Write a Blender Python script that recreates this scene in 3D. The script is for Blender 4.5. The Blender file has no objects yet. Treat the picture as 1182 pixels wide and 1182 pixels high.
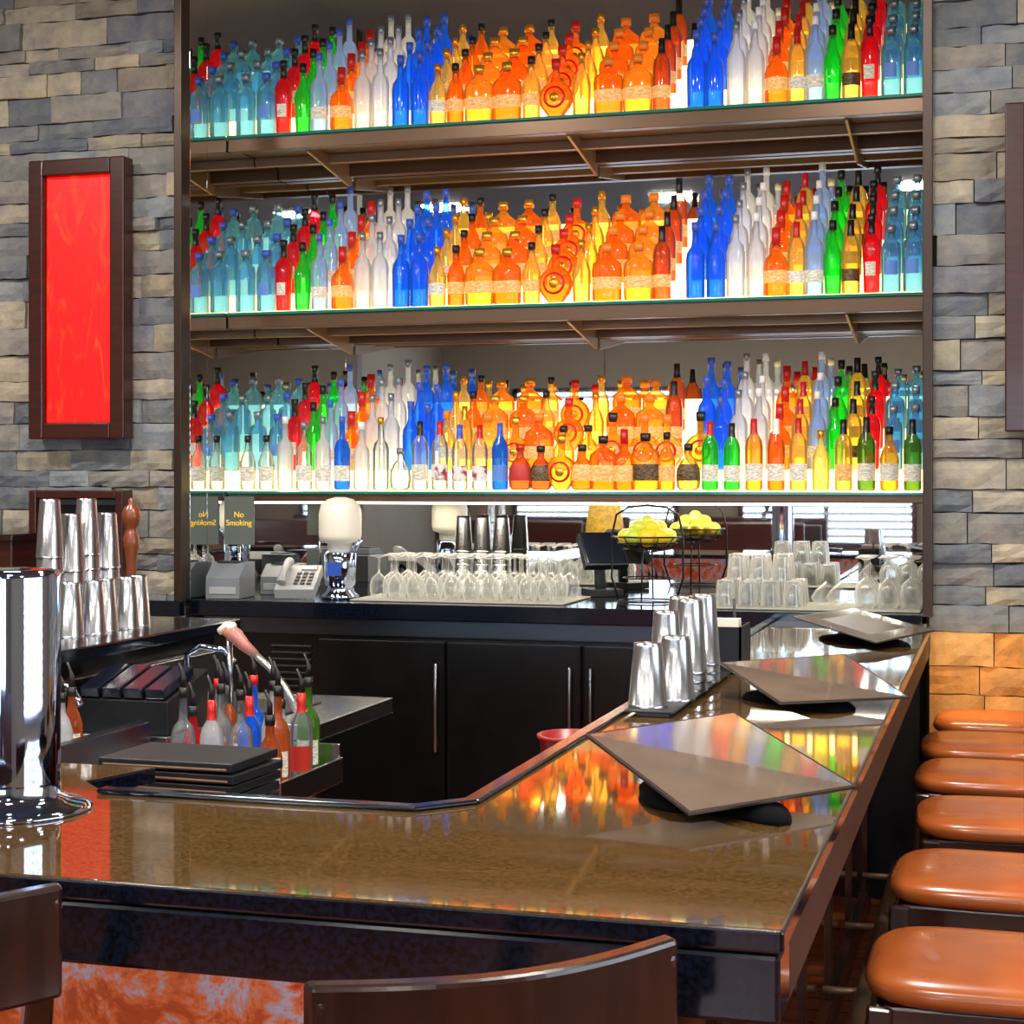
import bpy, math, random
from mathutils import Vector, Matrix
R=random.Random(7)
sc=bpy.context.scene
try:
    sc.view_settings.view_transform='Standard'
    sc.view_settings.look='None'
except Exception: pass

# ---------------------------------------------------------------- materials
def lin(h):
    h=h.lstrip('#'); o=[]
    for i in (0,2,4):
        c=int(h[i:i+2],16)/255
        o.append(c/12.92 if c<=.04045 else ((c+.055)/1.055)**2.4)
    return (*o,1)
def newmat(name):
    m=bpy.data.materials.new(name); m.use_nodes=True
    nt=m.node_tree; b=nt.nodes.get('Principled BSDF'); return m,nt,b
def P(name,col,rough=.5,metal=0,ior=1.5,coat=0,em=None,es=0,noise=0,nscale=20,bump=0,stretch=(1,1,1),col2=None):
    m,nt,b=newmat(name)
    c=lin(col) if isinstance(col,str) else (*col,1)
    b.inputs['Base Color'].default_value=c
    b.inputs['Roughness'].default_value=rough
    b.inputs['Metallic'].default_value=metal
    b.inputs['IOR'].default_value=ior
    b.inputs['Coat Weight'].default_value=coat
    b.inputs['Coat Roughness'].default_value=.08
    if em: 
        b.inputs['Emission Color'].default_value=(*em,1); b.inputs['Emission Strength'].default_value=es
    if noise or bump:
        tc=nt.nodes.new('ShaderNodeTexCoord'); mp=nt.nodes.new('ShaderNodeMapping')
        mp.inputs['Scale'].default_value=stretch
        n=nt.nodes.new('ShaderNodeTexNoise'); n.inputs['Scale'].default_value=nscale; n.inputs['Detail'].default_value=4
        nt.links.new(tc.outputs['Object'],mp.inputs[0]); nt.links.new(mp.outputs[0],n.inputs['Vector'])
        if noise:
            r=nt.nodes.new('ShaderNodeValToRGB')
            r.color_ramp.elements[0].position=.5-noise; r.color_ramp.elements[1].position=.5+noise
            c2=lin(col2) if col2 else tuple(min(1,x*1.8) for x in c[:3])+(1,)
            r.color_ramp.elements[0].color=c; r.color_ramp.elements[1].color=c2
            nt.links.new(n.outputs['Fac'],r.inputs[0]); nt.links.new(r.outputs[0],b.inputs['Base Color'])
        if bump:
            bp=nt.nodes.new('ShaderNodeBump'); bp.inputs['Strength'].default_value=bump; bp.inputs['Distance'].default_value=.01
            nt.links.new(n.outputs['Fac'],bp.inputs['Height']); nt.links.new(bp.outputs[0],b.inputs['Normal'])
    return m
def emis(name,col,s):
    m,nt,b=newmat(name)
    b.inputs['Base Color'].default_value=(*col,1)
    b.inputs['Emission Color'].default_value=(*col,1); b.inputs['Emission Strength'].default_value=s
    return m
def glassy(name,col,opac=.4,em=.12,tcol=None,edge=.38):
    """coloured bottle glass with liquid: tinted see-through centre, darker thick-glass rims, reflections"""
    m,nt,b=newmat(name); nt.nodes.remove(b); out=nt.nodes['Material Output']
    tt=tcol or [.10+.90*c**.55 for c in col]
    lw=nt.nodes.new('ShaderNodeLayerWeight'); lw.inputs[0].default_value=.35
    cm=nt.nodes.new('ShaderNodeMix'); cm.data_type='RGBA'
    pw=nt.nodes.new('ShaderNodeMath'); pw.operation='POWER'; pw.inputs[1].default_value=1.6
    nt.links.new(lw.outputs['Facing'],pw.inputs[0]); nt.links.new(pw.outputs[0],cm.inputs[0])
    cm.inputs[6].default_value=(*col,1); cm.inputs[7].default_value=(*[c**1.25*edge for c in col],1)
    t=nt.nodes.new('ShaderNodeBsdfTransparent'); t.inputs[0].default_value=(*tt,1)
    tl=nt.nodes.new('ShaderNodeBsdfTranslucent'); df=nt.nodes.new('ShaderNodeBsdfDiffuse')
    m1=nt.nodes.new('ShaderNodeMixShader'); m1.inputs[0].default_value=.3
    nt.links.new(tl.outputs[0],m1.inputs[1]); nt.links.new(df.outputs[0],m1.inputs[2])
    e=nt.nodes.new('ShaderNodeEmission'); e.inputs[1].default_value=em  # self-glow put into the glass, standing in for light from the risers
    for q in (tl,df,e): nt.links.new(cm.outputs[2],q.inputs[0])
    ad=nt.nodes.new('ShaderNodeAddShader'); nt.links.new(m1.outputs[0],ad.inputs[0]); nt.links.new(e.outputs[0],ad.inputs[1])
    mr=nt.nodes.new('ShaderNodeMapRange'); mr.inputs[3].default_value=opac; mr.inputs[4].default_value=min(1,opac+.55)
    nt.links.new(lw.outputs['Facing'],mr.inputs[0])
    m2=nt.nodes.new('ShaderNodeMixShader'); nt.links.new(mr.outputs[0],m2.inputs[0])
    nt.links.new(t.outputs[0],m2.inputs[1]); nt.links.new(ad.outputs[0],m2.inputs[2])
    g=nt.nodes.new('ShaderNodeBsdfGlossy'); g.inputs['Roughness'].default_value=.08
    fr=nt.nodes.new('ShaderNodeFresnel'); fr.inputs[0].default_value=1.4
    m3=nt.nodes.new('ShaderNodeMixShader'); nt.links.new(fr.outputs[0],m3.inputs[0])
    nt.links.new(m2.outputs[0],m3.inputs[1]); nt.links.new(g.outputs[0],m3.inputs[2])
    nt.links.new(m3.outputs[0],out.inputs[0]); return m
def clearglass(name):
    m,nt,b=newmat(name); nt.nodes.remove(b); out=nt.nodes['Material Output']
    t=nt.nodes.new('ShaderNodeBsdfTransparent'); t.inputs[0].default_value=(.95,.96,.95,1)
    g=nt.nodes.new('ShaderNodeBsdfGlossy'); g.inputs['Roughness'].default_value=.05
    d=nt.nodes.new('ShaderNodeBsdfTranslucent'); d.inputs[0].default_value=(1,.98,.92,1)
    d2=nt.nodes.new('ShaderNodeBsdfDiffuse'); d2.inputs[0].default_value=(1,.98,.92,1)
    md=nt.nodes.new('ShaderNodeMixShader'); nt.links.new(d.outputs[0],md.inputs[1]); nt.links.new(d2.outputs[0],md.inputs[2])
    mg=nt.nodes.new('ShaderNodeMixShader'); mg.inputs[0].default_value=.55
    nt.links.new(g.outputs[0],mg.inputs[1]); nt.links.new(md.outputs[0],mg.inputs[2])
    lw=nt.nodes.new('ShaderNodeLayerWeight'); lw.inputs[0].default_value=.45
    mr=nt.nodes.new('ShaderNodeMapRange'); mr.inputs[3].default_value=.08; mr.inputs[4].default_value=1.0
    nt.links.new(lw.outputs['Facing'],mr.inputs[0])
    m2=nt.nodes.new('ShaderNodeMixShader'); nt.links.new(mr.outputs[0],m2.inputs[0])
    nt.links.new(t.outputs[0],m2.inputs[1]); nt.links.new(mg.outputs[0],m2.inputs[2])
    nt.links.new(m2.outputs[0],out.inputs[0]); return m
def stone(name,cols):
    m,nt,b=newmat(name)
    g=nt.nodes.new('ShaderNodeNewGeometry'); r=nt.nodes.new('ShaderNodeValToRGB'); r.color_ramp.interpolation='CONSTANT'
    el=r.color_ramp.elements
    while len(el)<len(cols): el.new(.5)
    for i,c in enumerate(cols): el[i].position=i/len(cols); el[i].color=lin(c)
    nt.links.new(g.outputs['Random Per Island'],r.inputs[0])
    tc=nt.nodes.new('ShaderNodeTexCoord')
    n=nt.nodes.new('ShaderNodeTexNoise'); n.inputs['Scale'].default_value=9; n.inputs['Detail'].default_value=8; n.inputs['Roughness'].default_value=.65
    nt.links.new(tc.outputs['Object'],n.inputs['Vector'])
    r2=nt.nodes.new('ShaderNodeValToRGB'); r2.color_ramp.elements[0].position=.32; r2.color_ramp.elements[1].position=.68
    r2.color_ramp.elements[0].color=(.60,.63,.72,1); r2.color_ramp.elements[1].color=(1.22,1.14,.98,1)
    nt.links.new(n.outputs['Fac'],r2.inputs[0])
    mx=nt.nodes.new('ShaderNodeMix'); mx.data_type='RGBA'; mx.blend_type='MULTIPLY'; mx.inputs[0].default_value=1
    nt.links.new(r.outputs[0],mx.inputs[6]); nt.links.new(r2.outputs[0],mx.inputs[7])
    nt.links.new(mx.outputs[2],b.inputs['Base Color']); b.inputs['Roughness'].default_value=.75
    n2=nt.nodes.new('ShaderNodeTexNoise'); n2.inputs['Scale'].default_value=35; n2.inputs['Detail'].default_value=6
    nt.links.new(tc.outputs['Object'],n2.inputs['Vector'])
    bp=nt.nodes.new('ShaderNodeBump'); bp.inputs['Strength'].default_value=.55; bp.inputs['Distance'].default_value=.01
    nt.links.new(n2.outputs['Fac'],bp.inputs['Height']); nt.links.new(bp.outputs[0],b.inputs['Normal'])
    return m
def marble(name):
    m,nt,b=newmat(name)
    tc=nt.nodes.new('ShaderNodeTexCoord')
    n=nt.nodes.new('ShaderNodeTexNoise'); n.inputs['Scale'].default_value=10; n.inputs['Detail'].default_value=10; n.inputs['Roughness'].default_value=.68; n.inputs['Distortion'].default_value=.5
    nt.links.new(tc.outputs['Object'],n.inputs['Vector'])
    r=nt.nodes.new('ShaderNodeValToRGB'); el=r.color_ramp.elements
    for p,c in ((.0,'#7a2c1a'),(.40,'#b04a24'),(.46,'#d0683a'),(.50,'#b08a88'),(.53,'#a8a0b4'),(.57,'#d06e48'),(.64,'#a83a1e')):
        e=el.new(p); e.color=lin(c)
    el.remove(el[-1])
    nt.links.new(n.outputs['Fac'],r.inputs[0]); nt.links.new(r.outputs[0],b.inputs['Base Color'])
    b.inputs['Roughness'].default_value=.3
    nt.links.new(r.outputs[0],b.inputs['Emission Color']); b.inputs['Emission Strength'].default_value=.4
    return m
def redpanel(name):
    m,nt,b=newmat(name)
    tc=nt.nodes.new('ShaderNodeTexCoord'); mp=nt.nodes.new('ShaderNodeMapping'); mp.inputs['Scale'].default_value=(3,3,.9)
    n=nt.nodes.new('ShaderNodeTexNoise'); n.inputs['Scale'].default_value=4; n.inputs['Detail'].default_value=6; n.inputs['Distortion'].default_value=1.8
    nt.links.new(tc.outputs['Object'],mp.inputs[0]); nt.links.new(mp.outputs[0],n.inputs['Vector'])
    r=nt.nodes.new('ShaderNodeValToRGB'); el=r.color_ramp.elements
    el[0].position=.54; el[0].color=(1,.006,.006,1); el[1].position=.85; el[1].color=(1,.12,.01,1)
    nt.links.new(n.outputs['Fac'],r.inputs[0]); nt.links.new(r.outputs[0],b.inputs['Emission Color'])
    b.inputs['Emission Strength'].default_value=.92; b.inputs['Base Color'].default_value=(.1,.001,.001,1); b.inputs['Roughness'].default_value=.4
    return m
def planks(name):
    m,nt,b=newmat(name)
    tc=nt.nodes.new('ShaderNodeTexCoord')
    br=nt.nodes.new('ShaderNodeTexBrick'); br.inputs['Scale'].default_value=1; br.inputs['Brick Width'].default_value=1.2; br.inputs['Row Height'].default_value=.12
    br.inputs['Mortar Size'].default_value=.004; br.inputs['Color1'].default_value=lin('#7c4226'); br.inputs['Color2'].default_value=lin('#9a5430'); br.inputs['Mortar'].default_value=lin('#1c0c06')
    nt.links.new(tc.outputs['Object'],br.inputs['Vector']); nt.links.new(br.outputs[0],b.inputs['Base Color'])
    b.inputs['Roughness'].default_value=.25; return m

M={}
M['stone']=stone('ledgestone',['#8b8780','#96907f','#6f7376','#a0998a','#7e7c78','#83888c','#a89d8a','#75757a','#8d8474','#666a70'])
M['stone_lit']=stone('ledgestone_warm_lit',['#b8803f','#a8763c','#906a3c','#b08850'])  # golden tones paint the warm light falling on the lower stones
M['mortar']=P('mortar','#4a4845',.9)
M['wall']=P('wall_paint','#6e655a',.8,noise=.3,nscale=3,col2='#766c60')
M['ceil']=P('ceiling_paint','#4a4846',.8,noise=.3,nscale=3,col2='#52504e')
M['floor']=planks('floor_planks')
M['mirror']=P('mirror_glass',(.78,.80,.80),.015,1)
M['granite']=P('granite_top','#3e2c15',.04,0,3.7,noise=.12,nscale=160,col2='#604726')
M['blackgran']=P('granite_edge','#05070d',.12,0,1.6,noise=.1,nscale=120,col2='#0e1422')
M['bronze']=P('bronze_shelf','#5e4632',.3,.5)
M['bronzel']=P('bronze_bracket','#84694e',.35,.4)
M['bronzed']=P('bronze_dark','#3a2c22',.35,.5)
M['gedge']=P('shelf_glass_edge','#1f6f60',.1,0,em=(.05,.4,.3),es=.08)
M['riser']=emis('lit_acrylic_riser',(1,.77,.34),3.0)
M['black']=P('black_laminate','#090909',.25,noise=.2,nscale=8,col2='#100e0e')
M['blackm']=P('black_plastic','#0d0f14',.45)
M['rubber']=P('black_rubber','#0a0a0b',.6)
M['steel']=P('brushed_steel','#c4c6ca',.24,1)
M['steeld']=P('steel_dark','#5a6068',.3,1)
M['chrome']=P('chrome','#ccdaf6',.05,1)
M['mahog']=P('mahogany','#2a0f08',.3,coat=.2,noise=.25,nscale=6,stretch=(1,1,12),col2='#42180e')
M['mahogh']=P('mahogany_chair','#1c0d0a',.22,coat=.4,noise=.25,nscale=7,stretch=(6,1,1),col2='#2f1812')
M['edgew']=P('bar_edge_wood','#22100a',.5,noise=.25,nscale=6,stretch=(1,1,6),col2='#34180e')
M['panelw']=P('bar_panel_gloss','#3a170c',.08,0,1.8,coat=.8,noise=.25,nscale=5,stretch=(1,1,8),col2='#5a2814')
M['leather']=P('brown_leather','#9c4c1e',.27,coat=.3,noise=.3,nscale=8,col2='#ae5c2a',bump=.05)
M['leatherd']=P('booth_leather_dark','#241a18',.4,noise=.3,nscale=8,col2='#302220')
M['marble']=marble('lit_red_marble')
M['red']=redpanel('red_art_glass')
M['clear']=clearglass('clear_glassware')
M['mat']=P('bar_mat','#a8a498',.7,bump=.4,nscale=200)
M['white']=P('white_plastic','#f0e8d4',.35)
M['grey']=P('grey_plastic','#75787d',.45)
M['greyl']=P('grey_plastic_light','#9c9d9c',.45)
M['screen']=P('screen','#141824',.15)
M['bluelabel']=P('blue_label','#2a50b0',.4)
M['lemon']=P('lemon_skin','#f0c81c',.45,bump=.15,nscale=120)
M['lime']=P('apple_green','#a8c838',.4,noise=.3,nscale=6,col2='#d0d040')
M['wire']=P('wire','#2a2622',.3,.8)
M['menu']=P('menu_laminate','#756459',.05,0,3.2,coat=1,noise=.25,nscale=9,col2='#8a7868')
M['menub']=P('menu_border','#2a211d',.3)
M['cloth']=P('black_cloth','#050506',1.0,ior=1.2)
M['redpl']=P('red_plastic','#8c1414',.35)
M['signbg']=P('sign_grey','#5c625a',.5)
M['signtx']=P('sign_text','#f0c830',.5,em=(.9,.6,.05),es=.4)
M['blind']=P('blind_slat','#b0b6bc',.6)
M['hose']=P('steel_hose','#c8c4c0',.25,.8)
M['gunred']=P('soda_gun','#b87868',.3)
M['lampg']=emis('lamp_diffuser',(1,.9,.74),5)
M['wood']=P('turned_wood','#7a3c1a',.3,coat=.4)
M['shade']=P('yellow_lampshade','#d0a030',.6,em=(.9,.55,.08),es=.5,noise=.1,nscale=30,col2='#8a6418')
CG={'lt':(.32,.74,.80),'red':(.85,.015,.025),'grn':(.02,.70,.05),'blu':(.03,.22,1.0),'org':(1.0,.27,.02),
    'amb':(1.0,.46,.05),'gld':(1.0,.70,.15),'wht':(.95,.94,.90),'brn':(.68,.15,.03),'dgr':(.12,.32,.03),'clr':(.80,.88,.85),'yel':(1,.85,.2),'bw':(.55,.68,.98)}
TT={'lt':(.36,.64,.94),'wht':(.74,.82,1),'clr':(.88,.95,1),'bw':(.5,.65,1),'blu':(.10,.42,1),'org':(1,.50,.12),'amb':(1,.66,.2),'gld':(1,.82,.38)}
OP={'clr':.10,'lt':.20,'wht':.44,'bw':.32,'org':.22,'amb':.20,'gld':.18,'blu':.30}
EM={'clr':.03,'lt':.12,'wht':.15,'blu':.42,'grn':.35,'red':.35}  # painted backlight: glow strength per bottle colour
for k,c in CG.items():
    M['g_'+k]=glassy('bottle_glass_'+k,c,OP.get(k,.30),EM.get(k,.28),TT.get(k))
M['c_blk']=P('cap_black','#1a1614',.35); M['c_red']=P('cap_red','#c01c14',.3); M['c_sil']=P('cap_silver','#8a9298',.3,.6)
M['c_gld']=P('cap_gold','#e0a030',.25,.7); M['c_wht']=P('cap_white','#e8e8e4',.35); M['c_blu']=P('cap_blue','#3858b8',.3); M['c_org']=P('cap_orange','#e0801c',.35)
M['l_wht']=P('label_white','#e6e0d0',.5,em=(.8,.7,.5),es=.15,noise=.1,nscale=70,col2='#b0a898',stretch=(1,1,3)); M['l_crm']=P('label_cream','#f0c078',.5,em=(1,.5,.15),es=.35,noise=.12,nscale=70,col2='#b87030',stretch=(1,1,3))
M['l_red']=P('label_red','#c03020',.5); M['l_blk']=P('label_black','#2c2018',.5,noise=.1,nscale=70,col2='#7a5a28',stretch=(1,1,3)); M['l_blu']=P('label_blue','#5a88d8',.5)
M['l_dot']=P('label_dots','#e8e2d8',.5,noise=.06,nscale=28,col2='#a02040')

# ---------------------------------------------------------------- mesh builder
class MB:
    def __init__(s): s.v=[];s.f=[];s.m=[];s.s=[];s.mats=[]
    def mi(s,k):
        if k not in s.mats: s.mats.append(k)
        return s.mats.index(k)
    def add(s,vs,fs,mat,smooth=False,X=None):
        o=len(s.v)
        if X is not None: vs=[X@Vector(p) for p in vs]
        s.v+= [tuple(p) for p in vs]
        for i,f in enumerate(fs):
            s.f.append([o+j for j in f]); s.m.append(s.mi(mat[i] if isinstance(mat,list) else mat)); s.s.append(smooth)
    def box(s,x0,x1,y0,y1,z0,z1,mat,X=None):
        vs=[(x0,y0,z0),(x1,y0,z0),(x1,y1,z0),(x0,y1,z0),(x0,y0,z1),(x1,y0,z1),(x1,y1,z1),(x0,y1,z1)]
        s.add(vs,[(0,3,2,1),(4,5,6,7),(0,1,5,4),(1,2,6,5),(2,3,7,6),(3,0,4,7)],mat,False,X)
    def prism(s,pts,z0,z1,mat,matside=None,X=None):
        n=len(pts); vs=[(x,y,z0) for x,y in pts]+[(x,y,z1) for x,y in pts]
        fs=[tuple(range(n-1,-1,-1)),tuple(range(n,2*n))]+[(i,(i+1)%n,n+(i+1)%n,n+i) for i in range(n)]
        s.add(vs,fs,[mat,mat]+[matside or mat]*n,False,X)
    def lathe(s,prof,mat,c=(0,0,0),n=16,sx=1,sy=1,p=2,rot=0,smooth=True,fmat=None,X=None):
        vs=[];k=len(prof)
        cr,sr=math.cos(rot),math.sin(rot)
        for r,z in prof:
            r=max(r,.0004)
            for i in range(n):
                a=2*math.pi*(i+.5)/n; ca,sa=math.cos(a),math.sin(a)
                q=(abs(ca)**p+abs(sa)**p)**(-1/p)
                x,y=r*q*ca*sx,r*q*sa*sy
                vs.append((c[0]+x*cr-y*sr,c[1]+x*sr+y*cr,c[2]+z))
        fs=[];ms=[]
        for j in range(k-1):
            zm=(prof[j][1]+prof[j+1][1])/2
            for i in range(n):
                fs.append((j*n+i,j*n+(i+1)%n,(j+1)*n+(i+1)%n,(j+1)*n+i))
                ms.append(fmat(zm,2*math.pi*(i+1)/n) if fmat else mat)
        s.add(vs,fs,ms,smooth,X)
    def tube(s,pts,r,mat,n=8,smooth=True,X=None,square=False):
        pts=[Vector(p) for p in pts]; k=len(pts)
        rs=r if isinstance(r,(list,tuple)) else [r]*k
        vs=[];prev=None
        for i,p in enumerate(pts):
            t=(pts[min(i+1,k-1)]-pts[max(i-1,0)])
            if t.length<1e-9: t=Vector((0,0,1))
            t.normalize()
            if prev is None:
                a=Vector((0,1,0)) if abs(t.z)>.7 else Vector((0,0,1))
                u=t.cross(a).normalized()
            else: u=(prev-t*prev.dot(t)).normalized()
            prev=u; w=t.cross(u)
            for j in range(n):
                a=2*math.pi*(j+.5)/n; vs.append(p+(u*math.cos(a)+w*math.sin(a))*rs[i])
        fs=[(i*n+j,i*n+(j+1)%n,(i+1)*n+(j+1)%n,(i+1)*n+j) for i in range(k-1) for j in range(n)]
        fs+=[tuple(range(n-1,-1,-1)),tuple((k-1)*n+j for j in range(n))]
        s.add(vs,fs,mat,smooth,X)
    def bar4(s,p,w,mat,X=None): s.tube(p,[x*.707 for x in w] if isinstance(w,list) else w*.707,mat,4,False,X)
    def ball(s,c,r,mat,sx=1,sy=1,sz=1,n=14,k=9):
        prof=[(r*math.sin(math.pi*i/k),-r*sz*math.cos(math.pi*i/k)) for i in range(k+1)]
        s.lathe(prof,mat,c,n,sx,sy)
    def ring(s,c,R_,r,mat,n=28,m=6):
        vs=[];fs=[]
        for i in range(n):
            a=2*math.pi*i/n
            for j in range(m):
                b=2*math.pi*j/m; q=R_+r*math.cos(b)
                vs.append((c[0]+q*math.cos(a),c[1]+q*math.sin(a),c[2]+r*math.sin(b)))
        for i in range(n):
            for j in range(m): fs.append((i*m+j,((i+1)%n)*m+j,((i+1)%n)*m+(j+1)%m,i*m+(j+1)%m))
        s.add(vs,fs,mat,True)
    def curved(s,x0,x1,yf,z0,z1,th,mat,n=12,ztop=None):
        vs=[];fs=[]
        for i in range(n+1):
            t=i/n; x=x0+(x1-x0)*t; y=yf(t); zt=z1+(ztop(t) if ztop else 0)
            vs+=[(x,y-th/2,z0),(x,y+th/2,z0),(x,y+th/2,zt),(x,y-th/2,zt)]
        for i in range(n):
            a=4*i
            for j in range(4): fs.append((a+j,a+4+j,a+4+(j+1)%4,a+(j+1)%4))
        fs+=[(0,1,2,3),(4*n+3,4*n+2,4*n+1,4*n)]
        s.add(vs,fs,mat)
    def build(s,name,bevel=0,seg=2,parent=None):
        me=bpy.data.meshes.new(name); me.from_pydata(s.v,[],s.f)
        for k in s.mats: me.materials.append(M[k])
        me.polygons.foreach_set('material_index',s.m); me.polygons.foreach_set('use_smooth',s.s)
        me.update()
        o=bpy.data.objects.new(name,me); sc.collection.objects.link(o)
        if bevel:
            b=o.modifiers.new('bevel','BEVEL'); b.width=bevel; b.segments=seg; b.limit_method='ANGLE'; b.angle_limit=math.radians(40)
        if parent: o.parent=parent
        return o
def BX(name,x0,x1,y0,y1,z0,z1,mat,bevel=0):
    m=MB(); m.box(x0,x1,y0,y1,z0,z1,mat); return m.build(name,bevel)

# ---------------------------------------------------------------- room shell
XL,XR,YF,ZC=-6.5,3.2,-4.6,4.0
BX('floor',XL,XR,YF,7.6,-.1,0,'floor')
BX('ceiling',XL,XR,YF,7.6,ZC,ZC+.1,'ceil')
BX('wall_left',XL-.1,XL,YF,6.5,0,ZC,'wall')
m=MB(); m.box(XR,XR+.1,YF,.2,0,ZC,'wall'); m.box(XR,XR+.1,4.2,7.6,0,ZC,'wall'); m.box(XR,XR+.1,.2,4.2,0,.9,'wall'); m.box(XR,XR+.1,.2,4.2,2.8,ZC,'wall'); m.build('wall_right')
wins=[(-5.6,-3.6),(-2.9,-.9),(-.2,1.8)]
m=MB(); xs=[XL]+[a for w in wins for a in w]+[XR]
for i in range(0,len(xs),2): m.box(xs[i],xs[i+1],YF-.1,YF,0,ZC,'wall')
for a,b in wins: m.box(a,b,YF-.1,YF,0,.85,'wall'); m.box(a,b,YF-.1,YF,2.7,ZC,'wall')
m.build('wall_front')
def window(name,a,b,horizontal=True):
    m=MB()
    def bx(u0,u1,w0,w1,z0,z1,mat):
        if horizontal: m.box(u0,u1,YF+w0,YF+w1,z0,z1,mat)
        else: m.box(XR-w1,XR-w0,u0,u1,z0,z1,mat)
    z0,z1=(.85,2.7) if horizontal else (.9,2.8)
    for u in (a,(a+b)/2-.03,b-.06): bx(u,u+.06,0.0,.05,z0,z1,'mahog')
    bx(a,b,0,.05,z0,z0+.06,'mahog'); bx(a,b,0,.05,z1-.06,z1,'mahog')
    z=z0+.1
    while z<z1-.1: bx(a+.06,b-.06,.052,.056,z,z+.045,'blind'); z+=.085
    return m.build(name)
for i,(a,b) in enumerate(wins): window('window_%d'%(i+1),a,b)
window('window_4',.2,4.2,False)  # unseen window, added to light the stools and lower right stone

def stonewall(name,x0,x1,z0,z1,warm=None):
    m=MB(); z=z0
    while z<z1-.01:
        h=R.choice([.055,.07,.085,.1,.115]); 
        if warm and z<warm: h*=1.5
        h=min(h,z1-z)
        x=x0-R.random()*.2
        while x<x1:
            w=R.uniform(.14,.42)
            a,b=max(x,x0),min(x+w,x1); x+=w
            if b-a<.03: continue
            yf=6.45-R.uniform(0,.026); g=.0018; nx=max(3,int((b-a)/.05)); nz=3
            vs=[];fs=[]
            tilt=R.uniform(-.01,.01)
            for i in range(nx+1):
                for k in range(nz+1):
                    ed=(i in(0,nx))or(k in(0,nz))
                    xx=a+g+(b-a-2*g)*i/nx+(R.uniform(-.006,.006) if 0<i<nx else 0); zz=z+g+(h-2*g)*k/nz+(R.uniform(-.004,.004) if ed and 0<i<nx else 0)
                    vs.append((xx,yf+tilt*(i/nx-.5)+R.uniform(-.005,.005)+(.008 if ed else 0),zz))
            W=nz+1
            for i in range(nx):
                for k in range(nz): fs.append((i*W+k,(i+1)*W+k,(i+1)*W+k+1,i*W+k+1))
            o=len(vs); per=[i*W for i in range(nx+1)]+[nx*W+k for k in range(1,W)]+[i*W+nz for i in range(nx-1,-1,-1)]+[k for k in range(nz-1,0,-1)]
            for q in per: vs.append((vs[q][0],6.485,vs[q][2]))
            n=len(per)
            for i in range(n): fs.append((per[i],o+i,o+(i+1)%n,per[(i+1)%n]))
            m.add(vs,fs,'stone_lit' if (warm and z<warm) else 'stone')
        z+=h
    m.box(x0,x1,6.48,6.62,z0,z1,'mortar')
    return m.build(name)
stonewall('wall_back_left',XL,-3.31,0,ZC)
stonewall('wall_back_right',-.255,XR,0,ZC,warm=.98)
m=MB(); m.box(-3.45,-.1,7.42,7.5,0,ZC,'mirror'); m.box(-3.31,-3.28,6.62,7.42,0,ZC,'mirror'); m.build('wall_back_alcove_mirror')
BX('wall_alcove_right',-.27,-.22,6.62,7.42,0,ZC,'bronzed')
m=MB()
for x in (-3.315,-.275): m.box(x,x+.035,6.38,6.46,1.10,ZC,'bronzed')
m.box(-3.31,-3.28,6.46,6.62,1.1,ZC,'mirror')
m.build('trim_1',.003)

def redlight(x0,x1):
    m=MB(); z0,z1=1.777,2.96; f=.068
    m.box(x0,x0+f,6.33,6.41,z0,z1,'mahog'); m.box(x1-f,x1,6.33,6.41,z0,z1,'mahog')
    m.box(x0+f,x1-f,6.33,6.41,z0,z0+f,'mahog'); m.box(x0+f,x1-f,6.33,6.41,z1-f,z1,'mahog')
    m.box(x0+f,x1-f,6.36,6.40,z0+f,z1-f,'red')
    return m.build('wall_light_panel',.006)
redlight(-3.973,-3.519); redlight(.015,.469)
m=MB(); x0,x1,z0,z1,f=-3.965,-3.52,1.177,1.56,.035
m.box(x0,x0+f,6.32,6.41,z0,z1,'mahog'); m.box(x1-f,x1,6.32,6.41,z0,z1,'mahog'); m.box(x0+f,x1-f,6.32,6.41,z0,z0+f,'mahog'); m.box(x0+f,x1-f,6.32,6.41,z1-f,z1,'mahog')
m.box(x0+f,x1-f,6.39,6.41,z0+f,z1-f,'screen'); m.box(x0+f,x1-f,6.34,6.39,z1-f-.03,z1-f,'steeld'); m.build('wall_niche_frame',.004)
m=MB(); m.box(-4.6,-3.84,6.0,6.3,0,1.375,'mahog'); m.box(-4.62,-3.82,5.97,6.3,1.355,1.385,'mahogh'); m.box(-4.5,-3.9,5.985,6.0,.2,1.3,'panelw'); m.build('host_stand',.006)

# ---------------------------------------------------------------- shelves, risers
SH=[1.555,2.34,3.12]; SB=.006
for i,z in enumerate(SH):
    m=MB()
    m.box(-3.275,-.275,6.80,7.41,z-.012,z,'gedge')
    th=.03 if i==0 else .058
    m.box(-3.275,-.275,6.815,6.865,z-.012-th,z-.012,'bronze')
    m.box(-3.275,-.275,6.865,7.41,z-.045,z-.013,'bronze')
    if i>0:
        m.box(-3.275,-.275,7.10,7.13,z-.085,z-.045,'bronzel'); m.box(-3.275,-.275,7.36,7.41,z-.10,z-.045,'bronze')
        for x in (-2.93,-1.75,-.6):
            vs=[(x,6.87,z-.045),(x,7.40,z-.045),(x,7.40,z-.15),(x,6.87,z-.075)]
            vs+= [(a+.012,b,c) for a,b,c in vs]
            m.add(vs,[(0,1,2,3),(7,6,5,4),(0,4,5,1),(1,5,6,2),(2,6,7,3),(3,7,4,0)],'bronzel')
    m.build('wall_shelf',.002)
NROW=4; DY=.118; DZ=.085
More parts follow.
